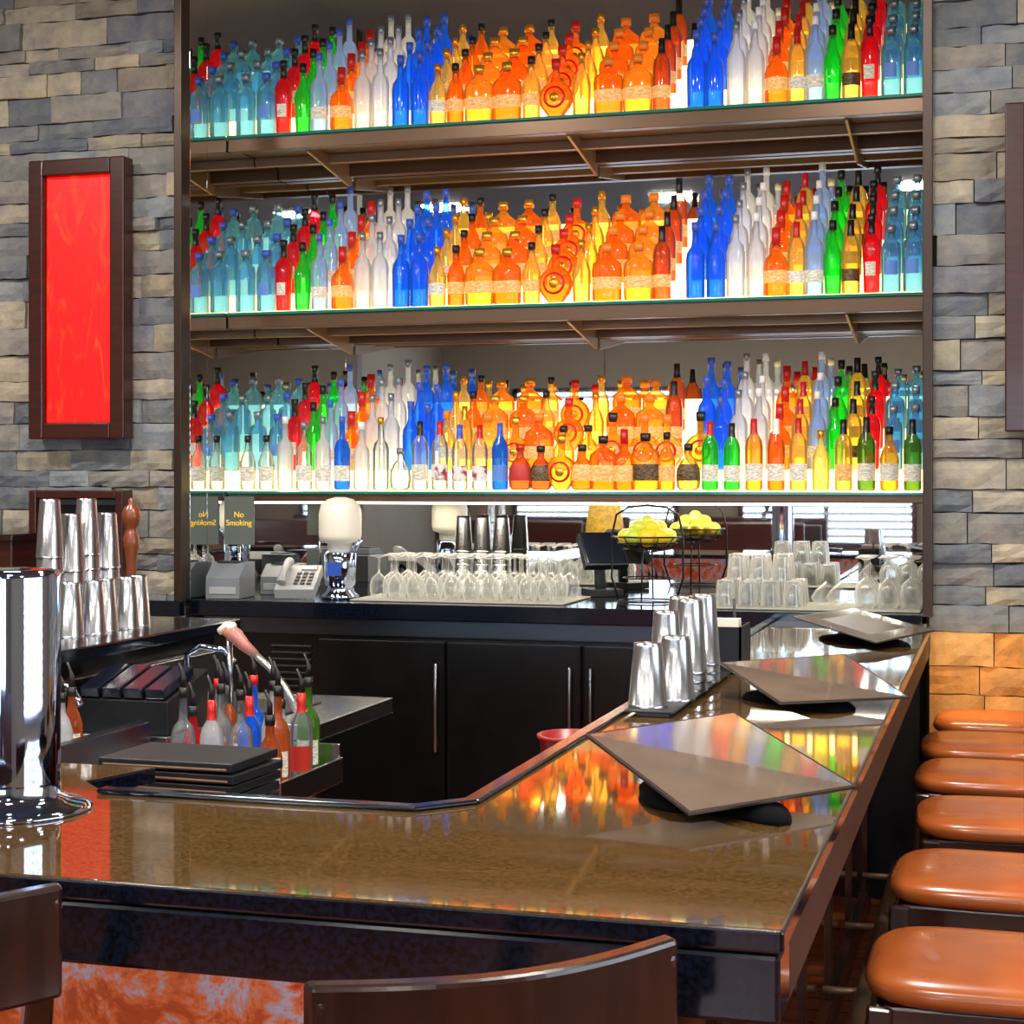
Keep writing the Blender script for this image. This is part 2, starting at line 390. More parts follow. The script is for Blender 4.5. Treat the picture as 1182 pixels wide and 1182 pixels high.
def risers(z):
    m=MB()
    m.box(-3.27,-.28,6.835,7.405,z+.0005,z+SB-.0005,'riser')
    for j in range(1,NROW): 
        m.box(-3.27,-.28,6.87+DY*j-.058,7.405,z+SB+DZ*(j-1),z+SB-.0005+DZ*j,'riser')
    m.box(-3.27,-.28,7.285,7.405,z+SB+DZ*3,z+SB+DZ*3+.14,'riser')
    return m.build('lit_bottle_riser')
for z in SH: risers(z)

# ---------------------------------------------------------------- bottles
pr={}
pr['gin']=([(0,0),(.036,0),(.038,.01),(.038,.17),(.033,.198),(.014,.214),(.013,.24),(.017,.241),(.017,.27),(0,.271)],.2405,1,1,4)
pr['pama']=([(0,0),(.029,0),(.031,.01),(.033,.1),(.037,.19),(.032,.215),(.014,.24),(.012,.285),(.015,.286),(.015,.317),(0,.318)],.26,1,1,3)
pr['grn']=([(0,0),(.031,0),(.033,.01),(.039,.15),(.035,.17),(.02,.205),(.013,.23),(.012,.26),(.016,.261),(.015,.302),(0,.303)],.2605,1,1,2)
pr['tall']=([(0,0),(.036,0),(.038,.01),(.038,.185),(.030,.213),(.014,.232),(.012,.30),(.014,.301),(.014,.333),(0,.334)],.3,1,1,2)
pr['sky']=([(0,0),(.037,0),(.039,.01),(.039,.16),(.035,.185),(.018,.212),(.013,.235),(.013,.275),(.016,.276),(.016,.31),(0,.31)],.275,1,1,2)
pr['mkr']=([(0,0),(.044,0),(.047,.01),(.047,.12),(.039,.15),(.018,.178),(.015,.205),(.018,.206),(.016,.272),(0,.273)],.195,1,1,3)
pr['wide']=([(0,0),(.056,0),(.061,.01),(.063,.13),(.058,.158),(.032,.178),(.017,.19),(.016,.205),(.022,.206),(.022,.240),(0,.241)],.2055,1,.55,2.6)
pr['disc']=([(0,0),(.030,0),(.036,.008)]+[(.072*math.sin(a),.078-.072*math.cos(a)) for a in [.75,1.0,1.25,1.5,1.75,2.0,2.3,2.6,2.85]]+[(.016,.158),(.015,.20),(.019,.201),(.02,.24),(0,.241)],.2005,1,.5,2)
pr['wine']=([(0,0),(.035,0),(.037,.01),(.037,.18),(.032,.208),(.016,.235),(.0135,.26),(.0135,.297),(0,.298)],.245,1,1,2)
pr['squat']=([(0,0),(.038,0),(.048,.012),(.052,.05),(.049,.09),(.034,.12),(.016,.14),(.014,.165),(.019,.166),(.019,.195),(0,.196)],.1655,1,.75,2)
pr['cog']=([(0,0),(.035,0),(.037,.01),(.039,.13),(.028,.165),(.015,.19),(.013,.225),(.016,.226),(.016,.258),(0,.259)],.2255,1,1,2)
def bottle(mb,t,col,cap,lab,x,y,z,lr=(.05,.10),s=1.0,rot=0):
    prof,cz,sx,sy,p=pr[t]
    prof=list(prof); thr=.35
    if lab and lab.endswith('~'): lab=lab[:-1]; thr=.8; lr=(.07,.125)
    if lab:
        def rad(zz):
            for (r0,a),(r1,b) in zip(prof,prof[1:]):
                if a<=zz<=b and b>a: return r0+(r1-r0)*(zz-a)/(b-a)
            return prof[3][0]
        for zz in lr:
            if all(abs(zz-q[1])>.002 for q in prof):
                i=next(i for i,q in enumerate(prof) if q[1]>zz); prof.insert(i,(rad(zz),zz))
    def fm(zm,a):
        if zm>cz: return 'c_'+cap
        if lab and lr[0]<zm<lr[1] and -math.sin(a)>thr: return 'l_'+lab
        return 'g_'+col
    mb.lathe([(r*s,q*s) for r,q in prof],None,(x,y,z),16,sx,sy,p,rot,True,lambda zm,a:fm(zm/s,a))
    if t=='disc':
        X=Matrix.Translation((x,y-.037*s,z+.078*s))@Matrix.Rotation(math.pi/2,4,'X')
        mb.lathe([(.046*s,-.006),(.044*s,0),(.036*s,.0015)],'c_red',(0,0,0),20,X=X)
        mb.lathe([(.020*s,.000),(.018*s,.003),(0,.0035)],'c_gld',(0,0,0),16,X=X)
cols=[(-3.215,'gin','lt','sil',0),(-3.12,'gin','lt','blu','blu~'),(-3.035,'pama','red','blk','wht~'),(-2.945,'grn','grn','blk',0),(-2.863,'tall','bw','blu','wht'),
(-2.76,'mkr','org','red','crm'),(-2.665,'tall','wht','sil',0),(-2.58,'tall','wht','sil',0),(-2.489,'sky','blu','blu',0),(-2.402,'sky','blu','blu',0),
(-2.318,'cog','gld','gld','wht'),(-2.235,'cog','org','blk','crm'),(-2.133,'wide','amb','gld','crm'),(-2.008,'wide','org','gld','crm'),(-1.905,'cog','gld','blk','crm'),
(-1.795,'disc','org','red',0),(-1.682,'cog','gld','gld',0),(-1.573,'wide','org','org','crm'),(-1.445,'wide','amb','org','crm'),(-1.340,'wine','brn','blk','crm'),
(-1.202,'sky','blu','blu',0),(-1.120,'sky','blu','blu',0),(-1.038,'tall','wht','sil',0),(-.957,'tall','wht','wht',0),(-.870,'mkr','org','red','crm'),(-.792,'wine','gld','red','wht'),
(-.720,'tall','bw','wht','wht'),(-.648,'grn','grn','blk',0),(-.574,'wine','gld','blk','blk'),(-.498,'pama','red','blk','wht~'),(-.415,'gin','lt','sil','blu~'),(-.331,'gin','lt','sil','blu~')]
def label(l): return l or None
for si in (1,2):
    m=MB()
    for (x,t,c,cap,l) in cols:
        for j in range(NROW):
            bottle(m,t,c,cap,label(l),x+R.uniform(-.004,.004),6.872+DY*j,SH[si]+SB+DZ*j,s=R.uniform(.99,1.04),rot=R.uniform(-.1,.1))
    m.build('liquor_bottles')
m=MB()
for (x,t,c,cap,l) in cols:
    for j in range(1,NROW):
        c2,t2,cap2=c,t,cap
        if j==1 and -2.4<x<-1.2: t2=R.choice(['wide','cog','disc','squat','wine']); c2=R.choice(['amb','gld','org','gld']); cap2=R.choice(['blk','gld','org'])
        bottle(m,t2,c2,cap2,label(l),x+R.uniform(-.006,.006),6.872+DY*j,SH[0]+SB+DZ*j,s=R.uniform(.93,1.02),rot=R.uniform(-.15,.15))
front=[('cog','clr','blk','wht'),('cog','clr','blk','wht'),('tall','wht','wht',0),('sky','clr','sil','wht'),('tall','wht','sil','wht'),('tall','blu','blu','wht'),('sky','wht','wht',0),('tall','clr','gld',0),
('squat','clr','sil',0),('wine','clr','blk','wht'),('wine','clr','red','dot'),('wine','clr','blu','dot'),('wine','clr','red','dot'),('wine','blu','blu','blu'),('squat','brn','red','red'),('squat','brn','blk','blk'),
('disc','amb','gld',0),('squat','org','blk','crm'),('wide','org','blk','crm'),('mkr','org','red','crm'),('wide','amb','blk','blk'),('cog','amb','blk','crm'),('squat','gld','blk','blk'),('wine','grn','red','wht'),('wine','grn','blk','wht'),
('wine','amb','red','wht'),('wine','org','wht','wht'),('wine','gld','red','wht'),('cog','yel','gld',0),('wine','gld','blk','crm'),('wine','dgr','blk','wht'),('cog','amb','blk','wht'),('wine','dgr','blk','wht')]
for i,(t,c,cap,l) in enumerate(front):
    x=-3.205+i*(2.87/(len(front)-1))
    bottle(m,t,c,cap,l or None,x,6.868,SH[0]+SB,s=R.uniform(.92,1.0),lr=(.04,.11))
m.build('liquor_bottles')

# ---------------------------------------------------------------- back counter
m=MB(); m.box(-3.275,-.28,6.45,7.415,1.035,1.10,'blackgran'); m.box(-3.5,-3.275,6.36,6.40,1.035,1.10,'blackgran')
m.build('back_bar_counter',.004)
m=MB()
m.box(-3.25,-.29,6.54,7.40,.1,1.034,'black'); m.box(-3.2,-.3,6.6,7.4,0,.1,'blackm')
m.box(-3.25,-.9,6.525,6.54,.96,1.03,'steeld')
for a,b in ((-2.72,-2.17),(-2.155,-1.60),(-1.585,-1.03)):
    m.box(a,b,6.51,6.54,.14,.945,'black')
for x in (-2.20,-1.64,-1.555): m.tube([(x,6.49,.5),(x,6.49,.86)],.008,'steel'); m.box(x-.005,x+.005,6.49,6.51,.52,.54,'steel'); m.box(x-.005,x+.005,6.49,6.51,.83,.85,'steel')
for k in range(9): m.box(-2.94,-2.76,6.525,6.54,.68+k*.028,.69+k*.028,'blackm')
m.build('back_bar_cabinet',.003)

def wineglass(mb,x,y,z,s=1):
    prof=[(.031,0),(.038,.03),(.039,.055),(.031,.085),(.012,.10),(.005,.108),(.004,.165),(.012,.172),(.034,.176),(.034,.179),(0,.181)]
    mb.lathe([(r*s,q*s) for r,q in prof],'clear',(x,y,z),14)
def tumbler(mb,x,y,z,h=.10,r=.04):
    mb.lathe([(r,0),(r*.97,h*.3),(r*.85,h-.012),(r*.8,h),(0,h),(0,h-.015),(r*.78,h-.015),(r*.92,.004)],'clear',(x,y,z),14)
m=MB()
for i in range(10):
    for j in range(4): wineglass(m,-2.50+i*.081+.02*(j%2),6.64+j*.10,1.109)
m.build('wine_glasses')
m=MB()
for i in range(3):
    for j in range(3): wineglass(m,-.50+i*.085,6.62+j*.1,1.109,1.1)
m.build('wine_glasses')
m=MB()
for i in range(4):
    for j in range(3):
        tumbler(m,-1.04+i*.088,6.62+j*.1,1.109)
        if i<3 and j<2: tumbler(m,-1.00+i*.088,6.66+j*.1,1.211)
m.build('tumbler_glasses')
m=MB()
for i in range(2):
    X=Matrix.Translation((-.67+.055*i,6.62+.02*i,1.149))@Matrix.Rotation(math.radians(60),4,'Y')
    m.lathe([(.0,-.03),(.02,-.03),(.035,0),(.045,.05)],'clear',(0,0,0),16,X=X)
m.build('sundae_glasses')
m=MB(); m.box(-2.60,-1.68,6.56,7.02,1.101,1.108,'mat'); m.build('bar_mat',.003)
m=MB(); m.box(-1.12,-.29,6.54,6.92,1.101,1.108,'mat'); m.build('bar_mat',.003)

def printer(x,y,rot,h=.15):
    m=MB(); X=Matrix.Translation((x,y,1.101))@Matrix.Rotation(rot,4,'Z')
    vs=[(-.075,-.1,0),(.075,-.1,0),(.075,.1,0),(-.075,.1,0),(-.075,-.1,h*.6),(.075,-.1,h*.6),(.075,.1,h),(-.075,.1,h),(-.075,-.02,h),(.075,-.02,h)]
    m.add(vs,[(0,3,2,1),(0,1,5,4),(4,5,9,8),(8,9,6,7),(2,3,7,6),(1,2,6,9,5),(3,0,4,8,7)],'grey',False,X)
    m.box(-.06,.06,-.104,-.1,.02,.05,'greyl',X); m.box(-.05,.05,-.03,.04,h,h+.006,'blackm',X)
    m.build('receipt_printer',.008)
printer(-3.17,6.62,.1); printer(-3.06,6.93,.1,.13)
e=bpy.data.objects.new('no_smoking_sign',None); sc.collection.objects.link(e); e.location=(-3.195,6.76,1.101)
m=MB(); m.box(-.07,.07,-.004,.004,.22,.43,'signbg'); m.box(-.05,.05,-.03,.03,0,.008,'steel'); m.tube([(0,0,.008),(0,0,.22)],.006,'steel'); m.build('plate_and_stand',parent=e)
cu=bpy.data.curves.new('lettering','FONT'); cu.body='No\nSmoking'; cu.size=.036; cu.align_x='CENTER'; cu.extrude=.001; cu.materials.append(M['signtx'])
t=bpy.data.objects.new('lettering',cu); sc.collection.objects.link(t); t.parent=e; t.location=(0,-.0055,.34); t.rotation_euler=(math.pi/2,0,0)
m=MB(); X=Matrix.Translation((-2.87,6.62,1.110))@Matrix.Rotation(.2,4,'Z')@Matrix.Rotation(math.radians(25),4,'X')
m.box(-.085,.085,-.02,.2,.0,.045,'greyl',X)
for i in range(3):
    for j in range(4): m.box(-.01+i*.028,.01+i*.028,.02+j*.03,.04+j*.03,.045,.051,'blackm',X)
m.box(0,.07,.15,.185,.045,.05,'screen',X)
m.tube([(-.055,.0,.065),(-.055,.03,.08),(-.055,.09,.085),(-.055,.16,.08),(-.055,.19,.065)],[.022,.018,.015,.018,.022],'greyl',8,X=X)
m.tube([(-.03,.08,0),(-.03,.15,0),(-.03,.16,-.06)],.01,'blackm',6,X=X)
m.build('desk_telephone',.006)
m=MB(); x,y,z=-2.69,6.68,1.101
m.lathe([(0,0),(.08,0),(.08,.015),(.06,.03),(.055,.05),(.066,.06),(.068,.19),(.06,.2),(0,.2)],'chrome',(x,y,z),24)
m.box(x-.03,x+.03,y-.075,y-.064,z+.10,z+.155,'bluelabel')
m.lathe([(0,.2),(.05,.2),(.052,.235),(.082,.245),(.088,.27),(.088,.36),(.08,.395),(.055,.42),(.02,.43),(0,.43)],'white',(x,y,z),24,p=2.4)
m.tube([(x+.06,y,z+.2),(x+.09,y,z+.25)],.012,'chrome')
m.build('juicer')
def tin(mb,x,y,z,h=.16,r=.042,up=False):
    prof=[(r*1.03,0),(r*1.03,.006),(r,.007),(r*.74,h-.008),(r*.70,h),(r*.45,h+.001),(r*.4,h-.004),(0,h-.004)]
    mb.lathe(prof,'steel',(x,y,z),20)
def tinstack(mb,x,y,z,n,h=.16,st=.035,r=.042):
    for i in range(n): tin(mb,x,y,z+i*st,h,r)
m=MB()
for i in range(3): tinstack(m,-2.33+i*.09,7.27,1.101,7,.16,.03)
m.build('cocktail_shaker_tins')
m=MB(); X=Matrix.Translation((-1.66,7.16,1.101))@Matrix.Rotation(.6,4,'Z')
m.box(-.07,.07,-.07,.08,0,.03,'blackm',X); m.tube([(0,.03,.03),(0,.04,.15)],.025,'blackm',8,X=X)
X2=X@Matrix.Translation((0,0,.19))@Matrix.Rotation(math.radians(-35),4,'X')
m.box(-.10,.10,-.02,.02,-.08,.09,'blackm',X2); m.box(-.09,.09,-.024,-.02,-.07,.08,'screen',X2)
m.build('pos_terminal',.006)
m=MB(); cx,cy=-1.40,6.85
m.ring((cx,cy,1.105),.12,.004,'wire'); m.ring((cx,cy,1.20),.10,.003,'wire')
for k in range(3): m.ring((cx,cy,1.32+k*.025),.10+k*.022,.004,'wire')
for k in range(12):
    a=k*math.pi/6; m.tube([(cx+.02*math.cos(a),cy+.02*math.sin(a),1.305),(cx+.1*math.cos(a),cy+.1*math.sin(a),1.32),(cx+.145*math.cos(a),cy+.145*math.sin(a),1.372)],.0025,'wire',5)
for s_ in (-1,1):
    m.tube([(cx+s_*.12,cy,1.105),(cx+s_*.15,cy,1.2),(cx+s_*.148,cy,1.38),(cx+s_*.13,cy,1.46),(cx+s_*.08,cy,1.49),(cx,cy,1.50)],.005,'wire',6)
    m.tube([(cx,cy+s_*.12,1.105),(cx,cy+s_*.11,1.2),(cx,cy+s_*.10,1.32)],.004,'wire',6)
m.build('fruit_basket_stand')
m=MB()
for k in range(9):
    a=k*2*math.pi/9; m.ball((cx+.085*math.cos(a),cy+.085*math.sin(a),1.37),.034,'lemon' if k%3 else 'lime',1.15,1,1)
for k in range(5):
    a=k*2*math.pi/5+.3; m.ball((cx+.045*math.cos(a),cy+.045*math.sin(a),1.405),.034,'lime' if k%2 else 'lemon',1.1,1,1)
m.ball((cx,cy,1.36),.035,'lemon'); m.ball((cx,cy,1.43),.030,'lime')
m.build('lemons_and_apples')

# ---------------------------------------------------------------- bar
ZB=1.07
top=[(-.245,2.0),(-.245,6.445),(-.85,6.445),(-.85,2.66),(-.91,2.58),(-1.47,2.58),(-1.55,2.66),(-1.50,2.82),(-2.65,2.82),(-2.65,3.3),(-3.2,3.3),(-3.2,2.0)]
m=MB(); m.prism(top,ZB-.03,ZB,'granite','blackgran'); m.build('bar_top',.005,3)
m=MB()
m.box(-3.19,-.25,2.002,2.10,ZB-.115,ZB-.031,'blackgran'); m.box(-.345,-.25,2.10,6.44,ZB-.115,ZB-.031,'edgew')
m.box(-3.19,-3.09,2.1,3.29,ZB-.115,ZB-.031,'blackgran')
m.build('bar_fascia',.006)
m=MB()
def strip(pts,w,z0,z1,mat):
    for (x0,y0),(x1,y1) in zip(pts,pts[1:]):
        d=Vector((x1-x0,y1-y0)).normalized(); n=Vector((-d.y,d.x))*w
        m.prism([(x0,y0),(x1,y1),(x1+n.x,y1+n.y),(x0+n.x,y0+n.y)],z0,z1,mat)
strip([(-1.47,2.55),(-.90,2.55)],.03,ZB+.001,ZB+.009,'blackgran')
strip([(-.90,2.55),(-.82,2.64)],.03,ZB+.001,ZB+.0085,'blackgran')
strip([(-.82,2.64),(-.82,6.43)],.03,ZB+.001,ZB+.008,'blackgran')
m.build('bar_rail',.003)
m=MB(); m.box(-3.05,-.50,2.26,2.36,.12,ZB-.032,'marble'); m.box(-3.05,-.50,2.25,2.36,0,.12,'mahog')
for x in (-3.0,-2.0): m.box(x-.0,x+.03,2.245,2.26,.12,ZB-.032,'mahog')
m.build('bar_front_panel')
m=MB(); m.box(-.60,-.48,2.36,6.44,0,ZB-.032,'panelw'); m.box(-.50,-.46,2.24,2.36,0,ZB-.032,'mahog')
for k in range(6): m.box(-.48,-.47,2.9+k*.68,2.95+k*.68,.1,ZB-.04,'mahog')
m.box(-.48,-.465,2.36,6.44,0,.1,'mahog'); m.build('bar_side_panel')
m=MB(); m.tube([(-.36,2.5,.2),(-.36,6.3,.2)],.022,'bronzel',12)
for k in range(6): m.tube([(-.36,2.6+k*.7,.2),(-.47,2.6+k*.7,.2)],.012,'bronzel',8)
m.build('foot_rail')
m=MB(); m.box(-3.2,-2.65,3.31,5.62,1.06,1.10,'blackgran'); m.box(-3.1,-2.72,3.31,5.55,0,1.059,'black'); m.box(-2.719,-2.70,3.35,5.5,.9,1.0,'steeld'); m.build('side_bar_ledge',.005)

# under bar equipment
m=MB()
m.box(-2.66,-2.02,4.81,5.50,.80,.85,'steel'); m.box(-2.66,-2.02,4.82,5.5,.2,.80,'steeld'); m.box(-2.68,-2.66,4.81,5.5,.85,1.0,'steel')
m.box(-2.68,-2.34,4.46,4.81,.80,.85,'steel'); m.box(-2.66,-2.36,4.48,4.81,.2,.80,'steeld')
for x in (-2.62,-2.06): 
    for y in (4.86,5.45): m.tube([(x,y,0),(x,y,.2)],.02,'steel')
m.box(-2.5,-2.2,5.0,5.3,.851,.856,'blackm')
m.tube([(-2.60,5.1,.85),(-2.60,5.1,1.02),(-2.55,5.1,1.05),(-2.46,5.1,1.04),(-2.43,5.1,1.0)],.011,'chrome')
m.build('underbar_sink',.004)
m=MB()
m.box(-2.69,-2.38,3.4,4.44,.78,.82,'steel'); m.box(-2.68,-2.40,3.42,4.43,.25,.78,'steeld'); m.box(-2.69,-2.67,3.4,4.44,.82,.98,'steel')
m.box(-2.42,-2.38,3.4,4.44,.82,.90,'steeld')
for y in (3.5,4.38):
    for x in (-2.64,-2.44): m.tube([(x,y,0),(x,y,.25)],.02,'steel')
m.tube([(-2.63,4.2,.82),(-2.63,4.2,.99),(-2.58,4.2,1.03),(-2.5,4.2,1.02),(-2.47,4.2,.97)],.012,'chrome')
m.build('ice_bin_station',.004)
m=MB(); X=Matrix.Translation((-2.50,4.62,.851))@Matrix.Rotation(.0,4,'Z')
vs=[(-.15,-.13,0),(.15,-.13,0),(.15,.13,0),(-.15,.13,0),(-.15,-.13,.10),(.15,-.13,.10),(.15,.13,.17),(-.15,.13,.17)]
m.add(vs,[(0,3,2,1),(4,5,6,7),(0,1,5,4),(1,2,6,5),(2,3,7,6),(3,0,4,7)],'blackm',False,X)
for i in range(4): m.box(-.14+i*.072,-.078+i*.072,-.10,.10,.135,.165,'screen',X@Matrix.Rotation(.26,4,'X'))
m.build('garnish_caddy',.004)
m=MB()
m.tube([(-2.36,4.90,1.13),(-2.33,4.90,1.11),(-2.30,4.90,1.08),(-2.26,4.90,1.05)],[.022,.026,.020,.014],'gunred',10)
m.tube([(-2.385,4.90,1.12),(-2.36,4.90,1.135),(-2.33,4.89,1.14)],[.012,.018,.014],'white',8)
m.tube([(-2.26,4.90,1.05),(-2.21,4.90,1.01),(-2.16,4.90,.95),(-2.12,4.90,.88),(-2.10,4.91,.852)],.012,'hose',10)
m.tube([(-2.36,4.93,.851),(-2.36,4.92,1.10)],.010,'steel',8)
m.build('soda_gun')
m=MB()
ZR=.70
m.box(-2.325,-1.93,4.33,4.79,ZR-.015,ZR,'steel'); m.box(-2.325,-1.93,4.32,4.335,ZR-.015,ZR+.06,'steel'); m.box(-2.325,-1.93,4.785,4.795,ZR-.015,ZR+.1,'steel'); m.box(-2.33,-2.325,4.33,4.79,ZR-.015,ZR+.06,'steel'); m.box(-1.93,-1.92,4.33,4.79,ZR-.015,ZR+.06,'steel')
for x in (-2.30,-1.96): m.tube([(x,4.62,0),(x,4.62,ZR-.015)],.018,'steel')
m.build('speed_rail',.002)
def pourer(mb,x,y,z):
    mb.tube([(x,y,z-.005),(x,y,z+.03),(x-.004,y,z+.045),(x-.014,y,z+.07)],[.009,.008,.004,.0035],'c_blk',6)
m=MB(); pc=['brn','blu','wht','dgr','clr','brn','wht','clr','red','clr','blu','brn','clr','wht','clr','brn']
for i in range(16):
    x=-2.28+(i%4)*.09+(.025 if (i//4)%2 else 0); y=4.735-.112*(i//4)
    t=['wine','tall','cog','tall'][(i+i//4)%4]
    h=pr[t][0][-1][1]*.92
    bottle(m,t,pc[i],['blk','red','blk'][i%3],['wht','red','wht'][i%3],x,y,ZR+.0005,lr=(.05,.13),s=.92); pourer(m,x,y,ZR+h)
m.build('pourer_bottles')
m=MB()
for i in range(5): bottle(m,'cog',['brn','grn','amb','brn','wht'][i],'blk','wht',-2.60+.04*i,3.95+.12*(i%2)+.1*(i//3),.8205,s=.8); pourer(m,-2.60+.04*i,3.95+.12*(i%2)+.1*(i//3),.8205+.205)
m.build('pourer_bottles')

m=MB(); m.box(-1.72,-1.27,2.83,3.10,.935,.955,'steel')
m.box(-1.71,-1.69,2.85,3.08,0,.935,'steeld'); m.box(-1.30,-1.28,2.85,3.08,0,.935,'steeld'); m.build('underbar_drainboard',.003)
m=MB()
for k in range(6):
    X=Matrix.Translation((-1.50+R.uniform(-.008,.008),2.96,.956+k*.0205))@Matrix.Rotation(R.uniform(-.04,.04)-.03,4,'Z')
    m.box(-.14,.14,-.10,.10,0,.017,'blackm',X); m.box(-.13,.13,-.104,-.10,.003,.008,'bronzel',X)
m.build('stack_of_menus',.004)
m=MB(); m.box(-1.12,-.88,3.6,4.0,.88,.90,'steeld'); m.box(-1.0,-.98,3.7,3.9,0,.88,'steeld'); m.build('underbar_shelf')
m=MB(); m.lathe([(0,0),(.05,0),(.055,.006),(.064,.1),(.07,.105),(.07,.112),(.062,.112),(.05,.01),(0,.01)],'redpl',(-.965,3.8,.901),28,1,1.2); m.build('red_food_basket')

# ---------------------------------------------------------------- beer tower
m=MB(); x,y=-1.535,2.39
m.lathe([(0,0),(.130,0),(.132,.004),(.12,.010),(.10,.014),(.088,.02),(.0815,.028),(.081,.05),(.081,.375),(.079,.385),(.06,.388),(0,.390)],'chrome',(x,y,ZB+.0005),48)
for k in range(2):
    a=math.radians(170+k*30)
    dx,dy=math.cos(a),math.sin(a)
    m.tube([(x+dx*.07,y+dy*.07,ZB+.3),(x+dx*.14,y+dy*.14,ZB+.3),(x+dx*.15,y+dy*.15,ZB+.24)],.011,'chrome',10)
    m.tube([(x+dx*.12,y+dy*.12,ZB+.31),(x+dx*.12,y+dy*.12,ZB+.4)],[.01,.018],'c_blk',10)
m.build('beer_tower')

m=MB(); m.box(-.815,-.70,3.72,4.55,ZB+.009,ZB+.014,'rubber'); m.box(-.785,-.71,3.72,4.55,ZB+.0005,ZB+.009,'rubber'); m.build('service_mat',.002)
m=MB()
for (x,y,n,h) in ((-.775,3.80,1,.145),(-.735,3.93,1,.15),(-.775,4.02,2,.18),(-.735,4.12,3,.18),(-.775,4.22,3,.18),(-.735,4.32,3,.18)):
    tinstack(m,x,y,ZB+.0145,n,h,.022,.045 if n==1 else .042)
m.build('cocktail_shaker_tins')
m=MB(); x0,x1,y0,y1=-.80,-.68,4.60,4.78
for a,b,c,d in ((x0,x1,y0,y0+.006),(x0,x1,y1-.006,y1),(x0,x0+.006,y0,y1),(x1-.006,x1,y0,y1),(x0,x1,y0+.085,y0+.091)): m.box(a,b,c,d,ZB+.001,ZB+.13,'blackm')
m.box(x0,x1,y0,y1,ZB+.001,ZB+.008,'blackm'); m.box(x0+.01,x1-.01,y0+.02,y0+.07,ZB+.01,ZB+.15,'white'); m.tube([(x1-.03,y0+.13,ZB+.01),(x1-.04,y0+.13,ZB+.2)],.004,'c_blk')
m.build('napkin_caddy')
m=MB()
for i in range(5): tin(m,-2.86+.02*(i%2),4.80+i*.11,1.1005,.175,.044)
for i in range(4): tinstack(m,-2.97+.012*(i%2),4.86+i*.115,1.1005,6-(i%2),.19,.05,.044)
m.build('cocktail_shaker_tins')
m=MB(); m.lathe([(0,0),(.035,0),(.036,.02),(.028,.05),(.02,.12),(.018,.2),(.026,.26),(.03,.29),(.022,.315),(.018,.33),(.028,.345),(.034,.375),(.026,.405),(.01,.415),(.012,.43),(0,.44)],'wood',(-3.0,5.45,1.1005),20)
m.build('pepper_mill')

# ---------------------------------------------------------------- menus + napkins
def menu(p1,p2,p3,p4):
    P_=[Vector(p) for p in (p1,p2,p3,p4)]
    n=(P_[1]-P_[0]).cross(P_[3]-P_[0]).normalized()
    if n.z<0:n=-n
    c=sum(P_,Vector())/4
    m=MB()
    lo=[p-n*.003 for p in P_]; hi=[p+n*.001 for p in P_]
    m.add(lo+hi,[(0,1,2,3),(7,6,5,4),(0,4,5,1),(1,5,6,2),(2,6,7,3),(3,7,4,0)],'menub')
    q=[c+(p-c)*.965+n*.0014 for p in P_]; m.add(q,[(0,1,2,3)],'menu')
    o=m.build('menu_board'); return c
def napkin(x,y,rot,sx=.15,sy=.10,h=.05):
    m=MB(); n=28; vs=[];fs=[]; K=6
    rr=random.Random(int(x*1000)); ph=[rr.uniform(0,6) for _ in range(4)]
    for k in range(K+1):
        t=k/K
        for i in range(n):
            a=2*math.pi*i/n
            r=(1+.22*math.sin(3*a+ph[0])+.12*math.sin(5*a+ph[1]))*(1-.75*t**2.2)
            vs.append((sx*r*math.cos(a),sy*r*math.sin(a),h*(math.sin(t*math.pi/2))*(1+.12*math.sin(4*a+ph[2]))))
    for k in range(K):
        for i in range(n): fs.append((k*n+i,k*n+(i+1)%n,(k+1)*n+(i+1)%n,(k+1)*n+i))
    fs.append(tuple(K*n+i for i in range(n))); fs.append(tuple(range(n-1,-1,-1)))
    m.add(vs,fs,'cloth',True,Matrix.Translation((x,y,ZB+.001))@Matrix.Rotation(rot,4,'Z'))
    m.build('folded_napkin')
menu((-.693,2.85,1.16),(-.486,3.20,1.16),(-.225,2.82,1.098),(-.451,2.52,1.098))
napkin(-.47,2.78,-.9,.20,.09,.022)
menu((-.669,4.157,1.15),(-.389,4.457,1.15),(-.201,4.0,1.10),(-.476,3.81,1.10))
napkin(-.46,4.08,-.9,.18,.09,.022)
menu((-.661,5.63,1.15),(-.50,6.07,1.15),(-.209,5.81,1.10),(-.371,5.32,1.10))
napkin(-.44,5.68,-.9,.18,.09,.022)

# ---------------------------------------------------------------- stools
def stool_mesh():
    m=MB()
    m.lathe([(0,.728),(.180,.728),(.192,.735),(.197,.748),(.193,.762),(.175,.773),(.13,.779),(.06,.781),(0,.781)],'leather',(0,.0,0),48,1.04,1.0,4)
    for a,b,c,d in ((-.18,.18,.15,.175),(-.18,.18,-.175,-.15),(-.18,-.155,-.175,.175),(.155,.18,-.175,.175)): m.box(a,b,c,d,.655,.727,'mahogh')
    for s_ in (-1,1):
        m.bar4([(s_*.195,.185,0),(s_*.168,.163,.725)],[.036,.044],'mahogh')
        m.bar4([(s_*.195,-.235,0),(s_*.180,-.195,.45),(s_*.180,-.205,.72),(s_*.188,-.222,.88),(s_*.196,-.262,1.075)],[.036,.04,.042,.038,.030],'mahogh')
        m.bar4([(s_*.188,.18,.28),(s_*.188,-.205,.28)],.026,'mahogh')
    m.bar4([(-.19,.18,.22),(.19,.18,.22)],.03,'mahogh'); m.bar4([(-.19,-.21,.34),(.19,-.21,.34)],.026,'mahogh')
    bow=lambda y0:(lambda t:y0-.055*math.sin(math.pi*t))
    m.curved(-.215,.215,bow(-.255),.945,1.088,.030,'mahogh',18)
    m.curved(-.19,.19,bow(-.215),.83,.88,.02,'mahogh',14)
    return m
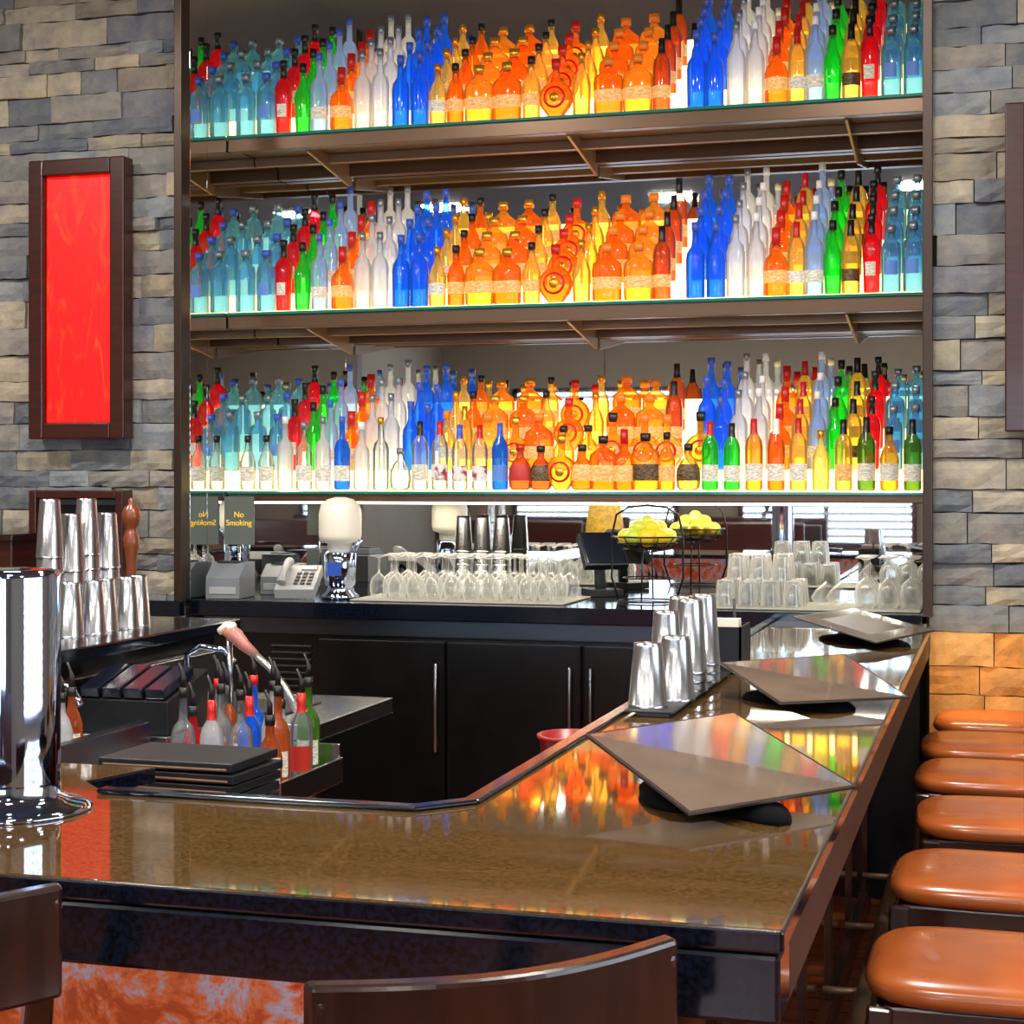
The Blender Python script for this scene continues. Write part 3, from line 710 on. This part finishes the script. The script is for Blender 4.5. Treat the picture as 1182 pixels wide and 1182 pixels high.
so=stool_mesh().build('bar_stool',.006)
def place(o,x,y,deg): o.location=(x,y,0); o.rotation_euler=(0,0,math.radians(deg))
place(so,-.03,3.05,90)
def stool(x,y,deg):
    o=bpy.data.objects.new('bar_stool',so.data); sc.collection.objects.link(o); b=o.modifiers.new('bevel','BEVEL'); b.width=.006; b.segments=2; b.limit_method='ANGLE'; b.angle_limit=math.radians(40)
    place(o,x,y,deg)
for x,y,a in ((-.03,3.74,88),(-.01,4.42,93),(-.04,5.03,88),(-.05,5.60,91),(-.03,6.17,89)): stool(x,y,a)
stool(-.685,1.93,41); stool(-1.48,1.96,41)

# ---------------------------------------------------------------- dining area behind the camera (seen in the mirrors)
def booth(x,y,rot):
    m=MB(); X=Matrix.Translation((x,y,0))@Matrix.Rotation(rot,4,'Z')
    m.box(-.75,.75,-.3,.25,0,.38,'mahog',X); m.box(-.73,.73,-.22,.27,.381,.48,'leatherd',X); m.box(-.73,.73,-.3,-.17,.481,1.12,'leatherd',X); m.box(-.78,.78,-.36,-.301,0,1.2,'mahog',X)
    for s_ in (-1,1): m.box(s_*.78-.03,s_*.78+.03,-.36,.25,0,.75,'mahog',X)
    m.build('booth_bench',.02)
def table(x,y):
    m=MB(); m.box(x-.6,x+.6,y-.38,y+.38,.72,.76,'mahogh'); m.lathe([(0,.0),(.25,0),(.26,.015),(.06,.04),(.045,.1),(.045,.66),(.12,.719),(0,.72)],'c_blk',(x,y,0),20); m.build('dining_table',.006)
for x in (-4.8,-2.6,.8):
    booth(x,-3.55,0); table(x,-2.75); booth(x,-1.95,math.pi)
m=MB(); m.lathe([(.17,1.05),(.19,1.08),(.16,1.38),(.03,1.42),(.0,1.42)],'shade',(-3.7,-1.2,0),24); m.tube([(-3.7,-1.2,1.4),(-3.7,-1.2,ZC-.02)],.006,'c_blk'); m.lathe([(.06,ZC-.03),(.06,ZC-.001),(0,ZC-.001)],'c_blk',(-3.7,-1.2,0),12); m.build('pendant_lamp')

# ---------------------------------------------------------------- ceiling fixtures + lights
def area(name,loc,rot,sx,sy,e,col):
    l=bpy.data.lights.new(name,'AREA'); l.shape='RECTANGLE'; l.size=sx; l.size_y=sy; l.energy=e; l.color=col
    o=bpy.data.objects.new(name,l); sc.collection.objects.link(o); o.location=loc; o.rotation_euler=rot
for (a,b) in wins: area('daylight_window',((a+b)/2,YF-.06,1.78),(math.pi/2,0,0),b-a,1.85,150,(.62,.80,1))
area('daylight_window',(XR+.06,2.2,1.85),(0,math.pi/2,0),1.9,4.0,200,(.75,.87,1))  # light for the added right-hand window
for x in (-4.6,-2.6,-.6,1.4):
    for y in (-2.5,1.0,4.2):
        m=MB(); m.lathe([(0,0),(.10,0),(.12,.0),(.125,.03),(.10,.035)],'lampg',(x,y,ZC-.037),20,fmat=lambda z,a:'lampg' if z<.0001 else 'c_sil'); m.build('recessed_downlight')
        area('downlight_lamp',(x,y,ZC-.045),(0,0,0),.35,.35,[52,68,72][[-2.5,1.0,4.2].index(y)],(1,.94,.87))
BX('counter_fill_strip',-3.2,-.35,6.90,6.92,SH[0]-.056,SH[0]-.046,'lampg')  # glowing strip added under the bottom shelf to brighten the counter
area('counter_fill_lamp',(-1.77,6.93,SH[0]-.06),(0,0,0),2.8,.03,12,(1,.88,.7))  # fill light added with the strip, for the counter
area('underbar_warm_lamp',(-.1,6.1,.98),(math.radians(40),0,0),.25,.06,2,(1,.7,.35))

w=bpy.data.worlds.new('world'); sc.world=w; w.use_nodes=True
bg=w.node_tree.nodes['Background']; bg.inputs[0].default_value=(.75,.87,1,1); bg.inputs[1].default_value=1.0

# ---------------------------------------------------------------- camera
cam=bpy.data.cameras.new('camera'); co=bpy.data.objects.new('camera',cam); sc.collection.objects.link(co)
cam.sensor_width=36; cam.lens=36*1950/1182; cam.shift_y=-36/1182; cam.clip_start=.05
co.location=(0,0,1.6); co.rotation_euler=(math.pi/2,0,math.radians(16.13))
sc.camera=co
